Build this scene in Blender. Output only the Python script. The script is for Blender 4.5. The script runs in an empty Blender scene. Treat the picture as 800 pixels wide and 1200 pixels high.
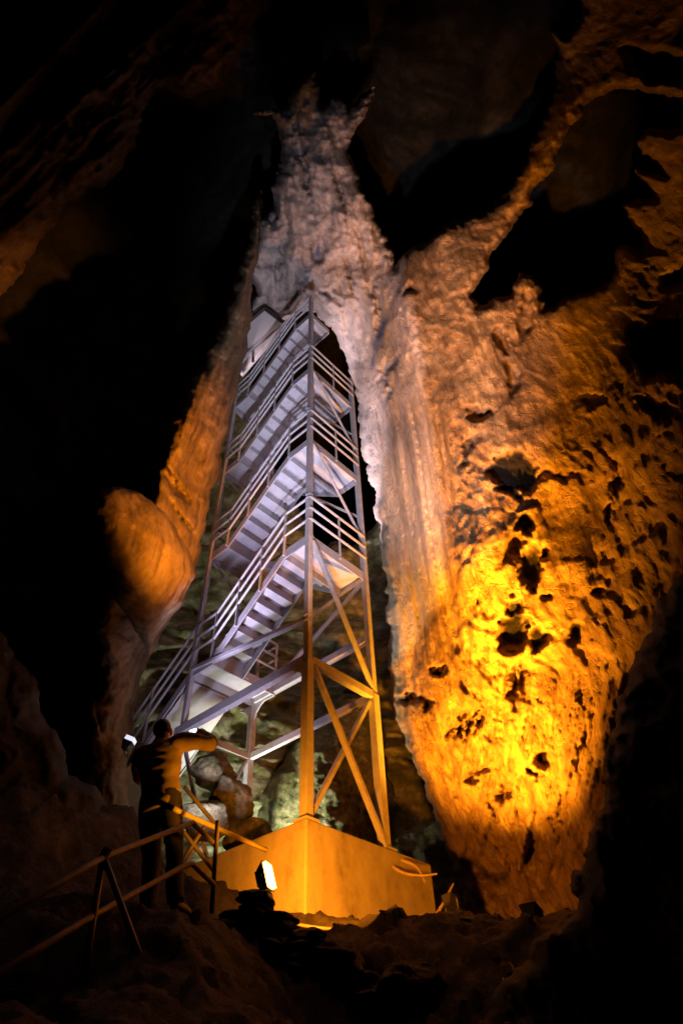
import bpy, math, random
import numpy as np
from mathutils import Vector, Matrix

random.seed(7)
C = bpy.context.scene.collection
scene = bpy.context.scene

# ------------------------------------------------------------------ camera
F, TH, RO = 745.7, 0.8071, -0.0433
fw = np.array([0, math.cos(TH), math.sin(TH)])
up0 = np.array([0, -math.sin(TH), math.cos(TH)])
rt0 = np.array([1.0, 0, 0])
RT = math.cos(RO) * rt0 + math.sin(RO) * up0
UP = -math.sin(RO) * rt0 + math.cos(RO) * up0
cam_d = bpy.data.cameras.new('camera')
cam = bpy.data.objects.new('camera', cam_d)
C.objects.link(cam)
cam.matrix_world = Matrix(((RT[0], UP[0], -fw[0], 0), (RT[1], UP[1], -fw[1], 0), (RT[2], UP[2], -fw[2], 0), (0, 0, 0, 1)))
cam_d.sensor_fit = 'VERTICAL'
cam_d.sensor_height = 36
cam_d.lens = 36 * F / 1200
cam_d.clip_end = 500
scene.camera = cam

# ------------------------------------------------------------------ world (inside a cave: almost no sky light)
w = bpy.data.worlds.new('World')
scene.world = w
w.use_nodes = True
bg = w.node_tree.nodes['Background']
bg.inputs[0].default_value = (0.5, 0.55, 0.8, 1)
bg.inputs[1].default_value = 0.0015
scene.view_settings.view_transform = 'Standard'
scene.view_settings.look = 'None'
scene.view_settings.exposure = 0.0
scene.view_settings.gamma = 1.0
scene.cycles.max_bounces = 5
scene.cycles.diffuse_bounces = 3
scene.cycles.use_denoising = True


def ray(x, y):
    return fw + RT * (x - 400) / F - UP * (y - 600) / F


def hd(x, y, d):                      # point seen at a photo position, d metres away along the ground
    r = ray(x, y)
    return r * d / math.hypot(r[0], r[1])


YAW = .7134
U = np.array([-math.cos(YAW), math.sin(YAW), 0])
V = np.array([math.sin(YAW), math.cos(YAW), 0])
A0 = np.array([-.5893, 8.0304, 0])


def T(a, b, h):
    return A0 + U * a + V * b + np.array([0, 0, h])


# lamps: position, target, colour, power, cone, blend, radius
SODIUM = (1.0, 0.33, 0.010)
AMBER = (1.0, 0.23, 0.012)
COOL = (0.86, 0.74, 1.0)
PALE = (1.0, 0.80, 0.84)
_sp = np.array([-.4, 3.8, .48])
LAMPS = {
    'wall': (hd(528, 1055, 8.4), hd(572, 770, 9.6), SODIUM, 7600, 86, 1.0, .10),
    'upper_wall_fill': (hd(622, 1068, 7.0), hd(562, 415, 13), SODIUM, 16000, 32, 1.0, .10),  # added fill light for the upper wall, given its own housing
    'ridge': (np.array([.5, 3.7, .5]), ray(548, 350) * 14.5, SODIUM, 14500, 30, 1.0, .10),  # added unseen spot that turns the upper face and ridge orange
    'column': (hd(738, 1000, 5.6), hd(180, 540, 9.0), (1.0, .32, .014), 12500, 29, 0.9, .08),  # added light and housing to bring orange onto the left column
    'cairn': (None, None, (1.0, .27, .008), 1050, 94, 0.9, .07),
    'stair': (hd(150, 872, 9.3), T(.9, .2, 9.4), COOL, 1100, 46, 1.0, .12),
    'landing': (hd(232, 985, 8.2), T(2.2, .5, 6.2), COOL, 330, 70, 1.0, .12),  # added small fill for the lower beams and landing
    'spire_fill': (_sp, _sp + np.array([.10, .325, .94]), (.90, .87, 1.0), 5300, 40, 0.7, .12),  # added bare spot, out of view, lighting pillar, flank and tower
    'pillar': (T(3.6, 1.5, 8.5), hd(462, 520, 12), PALE, 4500, 52, 1.0, .12),  # added unseen spot to strengthen the flank
    'board': (ray(258, 520) * 19.0, ray(395, 230) * 19.5, PALE, 2300, 88, 0.9, .1),  # added unseen spot that brightens the white board and the pillar
    'back': (T(2.9, 1.25, 3.15), ray(400, 770) * 17, (1.0, 0.95, 0.68), 1200, 116, 1.0, .1),
}


def spot(key, pos=None, tgt=None):
    p, t, col, power, cone, blend, rad = LAMPS[key]
    if pos is not None:
        p, t = pos, tgt
    d = bpy.data.lights.new(key + '_lamp', 'SPOT')
    d.color = col
    d.energy = power
    d.spot_size = math.radians(cone)
    d.spot_blend = blend
    d.shadow_soft_size = rad
    o = bpy.data.objects.new(key + '_lamp', d)
    C.objects.link(o)
    o.location = Vector(p)
    o.rotation_euler = (Vector(t) - Vector(p)).to_track_quat('-Z', 'Y').to_euler()
    return o


# ------------------------------------------------------------------ numpy noise
_rs = np.random.RandomState(3)
_perm = np.concatenate([_rs.permutation(1024)] * 3)
_val = _rs.uniform(-1, 1, 1024)


def vn(p):
    i = np.floor(p).astype(np.int64)
    f = p - i
    f = f * f * f * (f * (f * 6 - 15) + 10)
    i &= 1023

    def hsh(a, b, c):
        return _val[_perm[(_perm[(_perm[a & 1023] + b) & 1023] + c) & 1023]]
    r = 0
    for dx in (0, 1):
        wx = f[..., 0] if dx else 1 - f[..., 0]
        for dy in (0, 1):
            wy = f[..., 1] if dy else 1 - f[..., 1]
            for dz in (0, 1):
                wz = f[..., 2] if dz else 1 - f[..., 2]
                r = r + wx * wy * wz * hsh(i[..., 0] + dx, i[..., 1] + dy, i[..., 2] + dz)
    return r


def fbm(p, octs=5, gain=.5, lac=2.07):
    p = np.asarray(p, float)
    a, r, s = 1.0, 0, 0
    for k in range(octs):
        r = r + a * vn(p + 17.3 * k)
        s += a
        a *= gain
        p = p * lac
    return r / s


def ridged(p, octs=5, gain=.55, lac=2.1):
    p = np.asarray(p, float)
    a, r, s = 1.0, 0, 0
    for k in range(octs):
        r = r + a * (1 - np.abs(vn(p + 11.7 * k)) * 2)
        s += a
        a *= gain
        p = p * lac
    return r / s


def facets(p, seed=0, tilt=1.0, sharp=26):
    """broken-stone relief: every Voronoi cell is its own tilted plane"""
    p = np.asarray(p, float)
    sh = p.shape[:-1]
    p = p.reshape(-1, 3)
    i = np.floor(p).astype(np.int64)
    num = np.zeros(len(p))
    den = np.zeros(len(p))

    def hs(c, k):
        return _val[_perm[(_perm[(_perm[(c[:, 0] + k * 7 + seed) & 1023] + c[:, 1]) & 1023] + c[:, 2]) & 1023]]
    for dx in (-1, 0, 1):
        for dy in (-1, 0, 1):
            for dz in (-1, 0, 1):
                c = i + np.array([dx, dy, dz])
                q = c + .5 + .48 * np.stack([hs(c, 1), hs(c, 2), hs(c, 3)], -1)
                e = p - q
                d = (e * e).sum(-1)
                h = hs(c, 4) * .5 + tilt * (e[:, 0] * hs(c, 5) + e[:, 1] * hs(c, 6) + e[:, 2] * hs(c, 7))
                g = np.exp(-d * sharp)
                num += g * h
                den += g
    return (num / (den + 1e-12)).reshape(sh)


def sstep(e0, e1, x):
    t = np.clip((x - e0) / (e1 - e0), 0, 1)
    return t * t * (3 - 2 * t)


# ------------------------------------------------------------------ materials
def new_mat(name):
    m = bpy.data.materials.new(name)
    m.use_nodes = True
    nt = m.node_tree
    return m, nt, nt.nodes['Principled BSDF']


def N(nt, typ, **kw):
    n = nt.nodes.new(typ)
    for k, v_ in kw.items():
        if k.startswith('i_'):
            key = k[2:]
            n.inputs[int(key) if key.isdigit() else key.replace('_', ' ')].default_value = v_
        else:
            setattr(n, k, v_)
    return n


def ramp(nt, fac, stops):
    r = nt.nodes.new('ShaderNodeValToRGB')
    e = r.color_ramp.elements
    while len(e) < len(stops):
        e.new(.5)
    for q, (p, c) in zip(e, stops):
        q.position = p
        q.color = (c[0], c[1], c[2], 1)
    nt.links.new(fac, r.inputs[0])
    return r.outputs[0]


def rock_mat(name, dark, mid, light, scale=1.0, bump=.5, bumpd=.06, rough=.8, stain=True, stretch=(1, 1, 1), moss=None):
    m, nt, b = new_mat(name)
    L = nt.links.new
    tc = N(nt, 'ShaderNodeTexCoord')
    mp = N(nt, 'ShaderNodeMapping')
    mp.inputs['Scale'].default_value = stretch
    L(tc.outputs['Object'], mp.inputs[0])
    n1 = N(nt, 'ShaderNodeTexNoise', i_Scale=.9 * scale, i_Detail=12.0, i_Roughness=.62)
    n2 = N(nt, 'ShaderNodeTexNoise', i_Scale=5 * scale, i_Detail=12.0, i_Roughness=.7)
    n3 = N(nt, 'ShaderNodeTexNoise', i_Scale=17 * scale, i_Detail=10.0, i_Roughness=.78)
    for n in (n1, n2, n3):
        L(mp.outputs[0], n.inputs['Vector'])
    mix = N(nt, 'ShaderNodeMath', operation='MULTIPLY_ADD', i_1=.5)
    L(n2.outputs[0], mix.inputs[0])
    half = N(nt, 'ShaderNodeMath', operation='MULTIPLY', i_1=.5)
    L(n1.outputs[0], half.inputs[0])
    L(half.outputs[0], mix.inputs[2])
    col = ramp(nt, mix.outputs[0], [(.34, dark), (.5, mid), (.64, light)])
    if stain:
        ms = N(nt, 'ShaderNodeMapping')
        ms.inputs['Scale'].default_value = (3.2, 3.2, .22)
        L(tc.outputs['Object'], ms.inputs[0])
        ns = N(nt, 'ShaderNodeTexNoise', i_Scale=1.5, i_Detail=8.0, i_Roughness=.65)
        L(ms.outputs[0], ns.inputs['Vector'])
        st = ramp(nt, ns.outputs[0], [(.36, (.42, .36, .32)), (.52, (1, 1, 1))])
        mu = N(nt, 'ShaderNodeMixRGB', blend_type='MULTIPLY', i_0=.8)
        L(col, mu.inputs[1])
        L(st, mu.inputs[2])
        col = mu.outputs[0]
    if moss:
        n4 = N(nt, 'ShaderNodeTexNoise', i_Scale=2.2 * scale, i_Detail=10.0, i_Roughness=.7)
        L(tc.outputs['Object'], n4.inputs['Vector'])
        f = ramp(nt, n4.outputs[0], [(.45, (0, 0, 0)), (.6, (1, 1, 1))])
        mx = N(nt, 'ShaderNodeMixRGB')
        L(f, mx.inputs[0])
        L(col, mx.inputs[1])
        mx.inputs[2].default_value = (*moss, 1)
        col = mx.outputs[0]
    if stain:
        at = N(nt, 'ShaderNodeAttribute', attribute_name='stain')  # carries the painted pit shade and the dark cracks
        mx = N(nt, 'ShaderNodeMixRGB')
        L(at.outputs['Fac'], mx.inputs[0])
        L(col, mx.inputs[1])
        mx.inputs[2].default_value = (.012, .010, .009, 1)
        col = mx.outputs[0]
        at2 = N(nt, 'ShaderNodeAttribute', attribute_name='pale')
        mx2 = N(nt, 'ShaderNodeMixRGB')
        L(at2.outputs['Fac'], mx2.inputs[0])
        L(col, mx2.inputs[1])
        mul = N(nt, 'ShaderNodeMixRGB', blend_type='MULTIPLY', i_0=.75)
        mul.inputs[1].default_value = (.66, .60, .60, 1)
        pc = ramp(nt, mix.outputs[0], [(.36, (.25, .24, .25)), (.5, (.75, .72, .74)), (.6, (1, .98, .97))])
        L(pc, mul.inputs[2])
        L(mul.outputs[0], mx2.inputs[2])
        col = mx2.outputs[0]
        at3 = N(nt, 'ShaderNodeAttribute', attribute_name='blue')
        mx3 = N(nt, 'ShaderNodeMixRGB')
        L(at3.outputs['Fac'], mx3.inputs[0])
        L(col, mx3.inputs[1])
        mx3.inputs[2].default_value = (.06, .16, .42, 1)
        col = mx3.outputs[0]
    L(col, b.inputs['Base Color'])
    b.inputs['Roughness'].default_value = rough
    b.inputs['Specular IOR Level'].default_value = .25
    s = N(nt, 'ShaderNodeMath', operation='MULTIPLY_ADD', i_1=.7)
    L(n3.outputs[0], s.inputs[0])
    L(n2.outputs[0], s.inputs[2])
    wn = N(nt, 'ShaderNodeTexNoise', i_Scale=2.5 * scale, i_Detail=6.0)
    L(tc.outputs['Object'], wn.inputs['Vector'])
    wv = N(nt, 'ShaderNodeVectorMath', operation='SCALE')
    wv.inputs['Scale'].default_value = .9
    L(wn.outputs['Color'], wv.inputs[0])
    wa = N(nt, 'ShaderNodeVectorMath', operation='ADD')
    L(wv.outputs[0], wa.inputs[0])
    L(mp.outputs[0], wa.inputs[1])
    vo = N(nt, 'ShaderNodeTexVoronoi', feature='DISTANCE_TO_EDGE', i_Scale=3.2 * scale)
    L(wa.outputs[0], vo.inputs['Vector'])
    cr = N(nt, 'ShaderNodeMapRange')
    cr.inputs[1].default_value = 0.0
    cr.inputs[2].default_value = .07
    L(vo.outputs['Distance'], cr.inputs[0])
    cm = N(nt, 'ShaderNodeMath', operation='MULTIPLY_ADD', i_1=.22)
    L(cr.outputs[0], cm.inputs[0])
    L(s.outputs[0], cm.inputs[2])
    bp = N(nt, 'ShaderNodeBump', i_Strength=bump, i_Distance=bumpd)
    L(cm.outputs[0], bp.inputs['Height'])
    L(bp.outputs[0], b.inputs['Normal'])
    return m


def paint_mat(name, base, rough=.45, metal=0.0, dirt=.35, dirtc=(.10, .07, .05), scale=6):
    m, nt, b = new_mat(name)
    L = nt.links.new
    tc = N(nt, 'ShaderNodeTexCoord')
    n1 = N(nt, 'ShaderNodeTexNoise', i_Scale=float(scale), i_Detail=10.0, i_Roughness=.7)
    L(tc.outputs['Object'], n1.inputs['Vector'])
    f = ramp(nt, n1.outputs[0], [(.42, (0, 0, 0)), (.75, (dirt, dirt, dirt))])
    mx = N(nt, 'ShaderNodeMixRGB')
    L(f, mx.inputs[0])
    mx.inputs[1].default_value = (*base, 1)
    mx.inputs[2].default_value = (*dirtc, 1)
    L(mx.outputs[0], b.inputs['Base Color'])
    r = N(nt, 'ShaderNodeMath', operation='MULTIPLY_ADD', i_1=.25, i_2=rough - .12)
    L(n1.outputs[0], r.inputs[0])
    L(r.outputs[0], b.inputs['Roughness'])
    b.inputs['Metallic'].default_value = metal
    bp = N(nt, 'ShaderNodeBump', i_Strength=.15, i_Distance=.004)
    L(n1.outputs[0], bp.inputs['Height'])
    L(bp.outputs[0], b.inputs['Normal'])
    return m


def plain(name, col, rough=.6, emit=None, es=0):
    m, nt, b = new_mat(name)
    b.inputs['Base Color'].default_value = (*col, 1)
    b.inputs['Roughness'].default_value = rough
    if emit:
        b.inputs['Emission Color'].default_value = (*emit, 1)
        b.inputs['Emission Strength'].default_value = es
    return m


def concrete_mat():
    m, nt, b = new_mat('concrete')
    L = nt.links.new
    tc = N(nt, 'ShaderNodeTexCoord')
    mp = N(nt, 'ShaderNodeMapping')
    mp.inputs['Scale'].default_value = (2.2, 2.2, .7)
    L(tc.outputs['Object'], mp.inputs[0])
    n1 = N(nt, 'ShaderNodeTexNoise', i_Scale=1.6, i_Detail=10.0, i_Roughness=.65)
    L(mp.outputs[0], n1.inputs['Vector'])
    n2 = N(nt, 'ShaderNodeTexNoise', i_Scale=3.0, i_Detail=12.0, i_Roughness=.7)
    L(tc.outputs['Object'], n2.inputs['Vector'])
    a = N(nt, 'ShaderNodeMath', operation='MULTIPLY', i_1=.5)
    L(n1.outputs[0], a.inputs[0])
    c = N(nt, 'ShaderNodeMath', operation='MULTIPLY_ADD', i_1=.5)
    L(n2.outputs[0], c.inputs[0])
    L(a.outputs[0], c.inputs[2])
    col = ramp(nt, c.outputs[0], [(.34, (.17, .15, .12)), (.47, (.31, .28, .24)), (.62, (.40, .37, .33))])
    L(col, b.inputs['Base Color'])
    b.inputs['Roughness'].default_value = .85
    wv = N(nt, 'ShaderNodeTexWave', wave_type='BANDS', bands_direction='Z', i_Scale=1.6, i_Distortion=.4)
    L(tc.outputs['Object'], wv.inputs['Vector'])
    n3 = N(nt, 'ShaderNodeTexNoise', i_Scale=40.0, i_Detail=6.0)
    L(tc.outputs['Object'], n3.inputs['Vector'])
    bp = N(nt, 'ShaderNodeBump', i_Strength=.4, i_Distance=.012)
    fm = N(nt, 'ShaderNodeMath', operation='MULTIPLY_ADD', i_1=.25)
    L(wv.outputs['Fac'], fm.inputs[0])
    L(n3.outputs[0], fm.inputs[2])
    L(fm.outputs[0], bp.inputs['Height'])
    L(bp.outputs[0], b.inputs['Normal'])
    return m


M_WALL = rock_mat('limestone', (.10, .06, .032), (.31, .205, .115), (.47, .35, .22), scale=1.0, bump=.8, bumpd=.10, stretch=(1.25, 1.25, .42))  # ochre tones put the orange lamplight of the face into the colour
M_LEFT = rock_mat('limestone_left', (.09, .058, .035), (.25, .17, .10), (.36, .26, .17), stretch=(1.25, 1.25, .4), bump=.5, bumpd=.08)
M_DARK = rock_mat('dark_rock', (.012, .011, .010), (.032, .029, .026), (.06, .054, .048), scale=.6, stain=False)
M_BACK = rock_mat('strata_rock', (.08, .08, .06), (.25, .245, .18), (.42, .41, .31), scale=1.3, stain=False, stretch=(1, 1, 2.6), moss=(.10, .12, .035))
M_BOULD = rock_mat('mossy_rock', (.04, .04, .025), (.15, .14, .07), (.34, .33, .19), scale=2.0, bump=.8, stain=False, moss=(.07, .085, .03))
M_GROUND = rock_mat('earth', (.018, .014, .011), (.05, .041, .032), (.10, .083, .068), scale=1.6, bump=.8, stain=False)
M_STEEL = paint_mat('grey_paint', (.40, .41, .49), .42, dirt=.45)
M_TREAD = paint_mat('grey_sheet', (.43, .44, .53), .5, dirt=.35, scale=3)
M_RAIL = paint_mat('rail_paint', (.42, .42, .49), .38)
M_RUST = paint_mat('rusty_pipe', (.20, .15, .12), .55, dirt=.6, dirtc=(.08, .035, .02), scale=9)
M_YEL_LIT = paint_mat('yellow_lit_pipe', (.62, .50, .16), .45, dirt=.3, scale=9)  # yellow of the lamplight put into the pipe's base colour
M_CONC = concrete_mat()
M_WHITE = paint_mat('white_board', (.50, .47, .51), .6, dirt=.12, scale=1.5)
M_BLACK = plain('black_housing', (.02, .02, .02), .5)
M_LAMP = plain('lit_glass', (.9, .9, .9), .2, (1.0, .30, .04), 26)
M_DEAD = plain('dull_glass', (.5, .45, .4), .25)
M_COOLG = plain('cool_glass', (.9, .9, .9), .2, (.75, .82, 1.0), 1.0)
M_SCREEN = plain('lit_screen', (.6, .6, .6), .3, (.75, .85, 1.0), 5)
M_CABLE = paint_mat('cable_sheath', (.20, .15, .11), .5)
M_WOOD = paint_mat('bare_wood', (.34, .26, .20), .7, dirt=.5, scale=14)


# ------------------------------------------------------------------ mesh helpers
class MB:
    def __init__(s):
        s.v, s.f = [], []

    def add(s, vs, fs):
        n = len(s.v)
        s.v += [tuple(map(float, q)) for q in vs]
        s.f += [tuple(i + n for i in f) for f in fs]

    def box(s, c, ax, ay, az):      # centre and three half vectors
        c, ax, ay, az = map(np.asarray, (c, ax, ay, az))
        vs = [c + i * ax + j * ay + k * az for k in (-1, 1) for j in (-1, 1) for i in (-1, 1)]
        fs = [(0, 2, 3, 1), (4, 5, 7, 6), (0, 1, 5, 4), (2, 6, 7, 3), (0, 4, 6, 2), (1, 3, 7, 5)]
        if np.dot(np.cross(ax, ay), az) < 0:
            fs = [f[::-1] for f in fs]
        s.add(vs, fs)

    def beam(s, p, q, wid, dep, side=None):   # bar of rectangular section, wid along side
        p, q = np.asarray(p, float), np.asarray(q, float)
        d = q - p
        ln = np.linalg.norm(d)
        d /= ln
        if side is None:
            side = np.cross(d, [0, 0, 1])
            if np.linalg.norm(side) < 1e-3:
                side = U
        side = np.asarray(side, float) - d * np.dot(side, d)
        side /= np.linalg.norm(side)
        o = np.cross(d, side)
        s.box((p + q) / 2, d * ln / 2, side * wid / 2, o * dep / 2)

    def tube(s, pts, r, n=8, caps=True):
        pts = [np.asarray(q, float) for q in pts]
        ring = []
        up = np.array([0, 0, 1.0])
        for i, p in enumerate(pts):
            a = pts[i] - pts[i - 1] if i else pts[1] - pts[0]
            b = pts[i + 1] - pts[i] if i < len(pts) - 1 else a
            d = a / np.linalg.norm(a) + b / np.linalg.norm(b)
            d /= np.linalg.norm(d)
            sd = np.cross(d, up)
            if np.linalg.norm(sd) < .05:
                sd = np.cross(d, [1, 0, 0])
            sd /= np.linalg.norm(sd)
            o = np.cross(sd, d)
            rr = r[i] if hasattr(r, '__len__') else r
            ring.append([p + rr * (math.cos(t) * sd + math.sin(t) * o) for t in np.arange(n) * 2 * math.pi / n])
        vs = [q for g in ring for q in g]
        fs = []
        for i in range(len(pts) - 1):
            for k in range(n):
                fs.append((i * n + k, i * n + (k + 1) % n, (i + 1) * n + (k + 1) % n, (i + 1) * n + k))
        if caps:
            fs.append(tuple(range(n))[::-1])
            fs.append(tuple((len(pts) - 1) * n + k for k in range(n)))
        s.add(vs, fs)

    def prism(s, poly, off):        # polygon (3-D points) extruded by off
        poly = [np.asarray(q, float) for q in poly]
        n = len(poly)
        off = np.asarray(off, float)
        vs = poly + [q + off for q in poly]
        fs = [tuple(range(n))[::-1], tuple(range(n, 2 * n))]
        for k in range(n):
            fs.append((k, (k + 1) % n, n + (k + 1) % n, n + k))
        s.add(vs, fs)

    def build(s, name, m, parent=None, smooth=False, bevel=0, at=None):
        me = bpy.data.meshes.new(name)
        off = np.zeros(3)
        if parent is not None:
            off = np.array(world_loc(parent))
        elif at is not None:
            off = np.asarray(at, float)
        me.from_pydata([tuple(np.asarray(q) - off) for q in s.v], [], s.f)
        me.update()
        import bmesh
        bm = bmesh.new()
        bm.from_mesh(me)
        bmesh.ops.recalc_face_normals(bm, faces=bm.faces)
        bm.to_mesh(me)
        bm.free()
        me.materials.append(m)
        if smooth:
            me.polygons.foreach_set('use_smooth', [True] * len(me.polygons))
        o = bpy.data.objects.new(name, me)
        C.objects.link(o)
        if parent is not None:
            o.parent = parent
        elif at is not None:
            o.location = Vector(at)
        if bevel:
            b = o.modifiers.new('bevel', 'BEVEL')
            b.width = bevel
            b.segments = 2
            b.limit_method = 'ANGLE'
        return o


def world_loc(o):
    p = Vector((0, 0, 0))
    while o is not None:
        p = p + o.location
        o = o.parent
    return p


def tag(o, label=None, cat=None, group=None, kind=None):
    if label:
        o['label'] = label
    if cat:
        o['category'] = cat
    if group:
        o['group'] = group
    if kind:
        o['kind'] = kind
    return o


def thing(name, label, cat, loc, group=None):
    o = bpy.data.objects.new(name, None)
    o.empty_display_size = .2
    C.objects.link(o)
    o.location = Vector(loc)
    return tag(o, label, cat, group)


# ------------------------------------------------------------------ rock masses
def sdf_poly(px, py, poly):
    P = np.array(poly, float)
    n = len(P)
    d = np.full(px.shape, 1e9)
    inside = np.zeros(px.shape, bool)
    for i in range(n):
        a, b = P[i], P[(i + 1) % n]
        e = b - a
        wx, wy = px - a[0], py - a[1]
        t = np.clip((wx * e[0] + wy * e[1]) / (e @ e), 0, 1)
        d = np.minimum(d, (wx - t * e[0]) ** 2 + (wy - t * e[1]) ** 2)
        c = ((a[1] <= py) & (b[1] > py)) | ((b[1] <= py) & (a[1] > py))
        if abs(e[1]) > 1e-9:
            xi = a[0] + (py - a[1]) / e[1] * e[0]
            inside ^= c & (px < xi)
    d = np.sqrt(d)
    return np.where(inside, d, -d)


def tps(ctrl):
    c = np.array(ctrl, float)
    X = c[:, :2] / 200
    n = len(X)

    def k(r2):
        return np.where(r2 > 1e-12, r2 * np.log(r2 + 1e-12), 0)
    K = k(((X[:, None] - X[None]) ** 2).sum(-1)) + np.eye(n) * .02
    P = np.hstack([np.ones((n, 1)), X])
    M = np.block([[K, P], [P.T, np.zeros((3, 3))]])
    s = np.linalg.solve(M, np.concatenate([c[:, 2], np.zeros(3)]))

    def f(x, y):
        x, y = x / 200, y / 200
        r = s[n] + s[n + 1] * x + s[n + 2] * y
        for i in range(n):
            r = r + s[i] * k((x - X[i, 0]) ** 2 + (y - X[i, 1]) ** 2)
        return r
    return f


def rock_mass(name, m, polys, holes, depth, relief, step=2.5, thick=2.5, edge=14, edge_z=.9, jit=6, jfreq=.03, attrs=None, bounds=None):
    """A closed rock body: its front is modelled at real distances along the sight lines, its rim turns away, its back is `thick` metres further."""
    allp = np.array([q for p in polys for q in p], float)
    x0, y0 = allp.min(0) - 12
    x1, y1 = allp.max(0) + 12
    xs = np.arange(x0, x1, step)
    ys = np.arange(y0, y1, step)
    gx, gy = np.meshgrid(xs, ys)
    q = np.stack([gx * jfreq, gy * jfreq, np.full_like(gx, len(name) * 3.1)], -1)
    jx = gx + jit * fbm(q, 5, .6)
    jy = gy + jit * fbm(q + 50, 5, .6)
    sd = np.max([sdf_poly(jx, jy, p) for p in polys], axis=0)
    for h in holes:
        sd = np.minimum(sd, -sdf_poly(jx, jy, h))
    z = depth(gx, gy)
    keep = (sd[:-1, :-1] > 0) & (sd[1:, :-1] > 0) & (sd[:-1, 1:] > 0) & (sd[1:, 1:] > 0)
    cnt = np.zeros(sd.shape, int)
    for a_ in (0, 1):
        for b_ in (0, 1):
            cnt[a_:sd.shape[0] - 1 + a_, b_:sd.shape[1] - 1 + b_] += keep
    bord = (cnt > 0) & (cnt < 4)
    gyd, gxd = np.gradient(sd, step)
    g2 = gxd ** 2 + gyd ** 2 + 1e-3
    mv = np.clip(sd / g2, -2 * step, 2 * step)
    gx = np.where(bord, gx - np.clip(mv * gxd, -step * 1.3, step * 1.3), gx)
    gy = np.where(bord, gy - np.clip(mv * gyd, -step * 1.3, step * 1.3), gy)
    sd = np.where(bord, 0, sd)
    dirs = fw + RT * ((gx - 400) / F)[..., None] - UP * ((gy - 600) / F)[..., None]
    P0 = dirs * z[..., None]
    z = z + relief(gx, gy, P0, sd)
    t = np.clip(sd / edge, 0, 1)
    z = z + edge_z * (1 - np.sqrt(1 - (1 - t) ** 2)) * z / 12
    P = dirs * z[..., None]
    H, W = gx.shape
    idx = np.arange(H * W).reshape(H, W)
    quads = np.stack([idx[:-1, :-1], idx[1:, :-1], idx[1:, 1:], idx[:-1, 1:]], -1)[keep]
    used = np.unique(quads)
    remap = np.full(H * W, -1)
    remap[used] = np.arange(len(used))
    front = remap[quads]
    vf = P.reshape(-1, 3)[used]
    # border edges -> rim
    e = np.concatenate([front[:, [0, 1]], front[:, [1, 2]], front[:, [2, 3]], front[:, [3, 0]]])
    key = {}
    for a, b in e:
        key[(a, b)] = key.get((a, b), 0) + 1
    border = [(a, b) for (a, b) in key if (b, a) not in key]
    bv = sorted({a for ed in border for a in ed})
    back = vf[bv]
    zz = back @ fw
    back = back * ((zz + thick) / zz)[:, None]
    cen = vf.mean(0)
    nb = len(vf)
    bm_ = {a: nb + i for i, a in enumerate(bv)}
    rim = [(b, a, bm_[a], bm_[b]) for a, b in border]
    verts = np.concatenate([vf, back])
    # coarse back sheet: the front grid again, pushed back
    vb = vf * ((vf @ fw + thick) / (vf @ fw))[:, None]
    for a in bv:
        vb[a] = verts[bm_[a]]
    inner = np.array(sorted(set(range(len(vf))) - set(bv)), int)
    bi = np.full(len(vf), -1)
    for a in bv:
        bi[a] = bm_[a]
    bi[inner] = len(verts) + np.arange(len(inner))
    verts = np.concatenate([verts, vb[inner]])
    backf = bi[front][:, ::-1]
    faces = np.concatenate([front, np.array(rim, int), backf])
    me = bpy.data.meshes.new(name)
    me.vertices.add(len(verts))
    me.vertices.foreach_set('co', verts.ravel())
    me.loops.add(faces.size)
    me.loops.foreach_set('vertex_index', faces.ravel().astype(np.int32))
    me.polygons.add(len(faces))
    me.polygons.foreach_set('loop_start', np.arange(0, faces.size, 4, dtype=np.int32))
    me.polygons.foreach_set('use_smooth', np.ones(len(faces), bool))
    me.update(calc_edges=True)
    me.validate()
    for an, fn in (attrs or {}).items():
        val = fn(gx, gy, P0, sd).ravel()[used]
        full = np.zeros(len(verts), np.float32)
        full[:len(vf)] = val
        at = me.attributes.new(an, 'FLOAT', 'POINT')
        at.data.foreach_set('value', full)
    me.materials.append(m)
    o = bpy.data.objects.new(name, me)
    C.objects.link(o)
    return o


def spots(gx, gy, lst, jit=9, fr=.05, soft=3.0, seed=0):
    """mask of blotches: (x, y, rx, ry, angle)"""
    q = np.stack([gx * fr, gy * fr, np.full_like(gx, 5.5 + seed)], -1)
    jx = gx + jit * fbm(q, 4, .6)
    jy = gy + jit * fbm(q + 31, 4, .6)
    out = np.zeros_like(gx)
    for (x, y, rx, ry, a) in lst:
        c, s = math.cos(math.radians(a)), math.sin(math.radians(a))
        dx, dy = (jx - x) * c + (jy - y) * s, -(jx - x) * s + (jy - y) * c
        d = (1 - np.sqrt((dx / rx) ** 2 + (dy / ry) ** 2)) * min(rx, ry)
        out = np.maximum(out, sstep(-soft * .3, soft, d))
    return out


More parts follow.
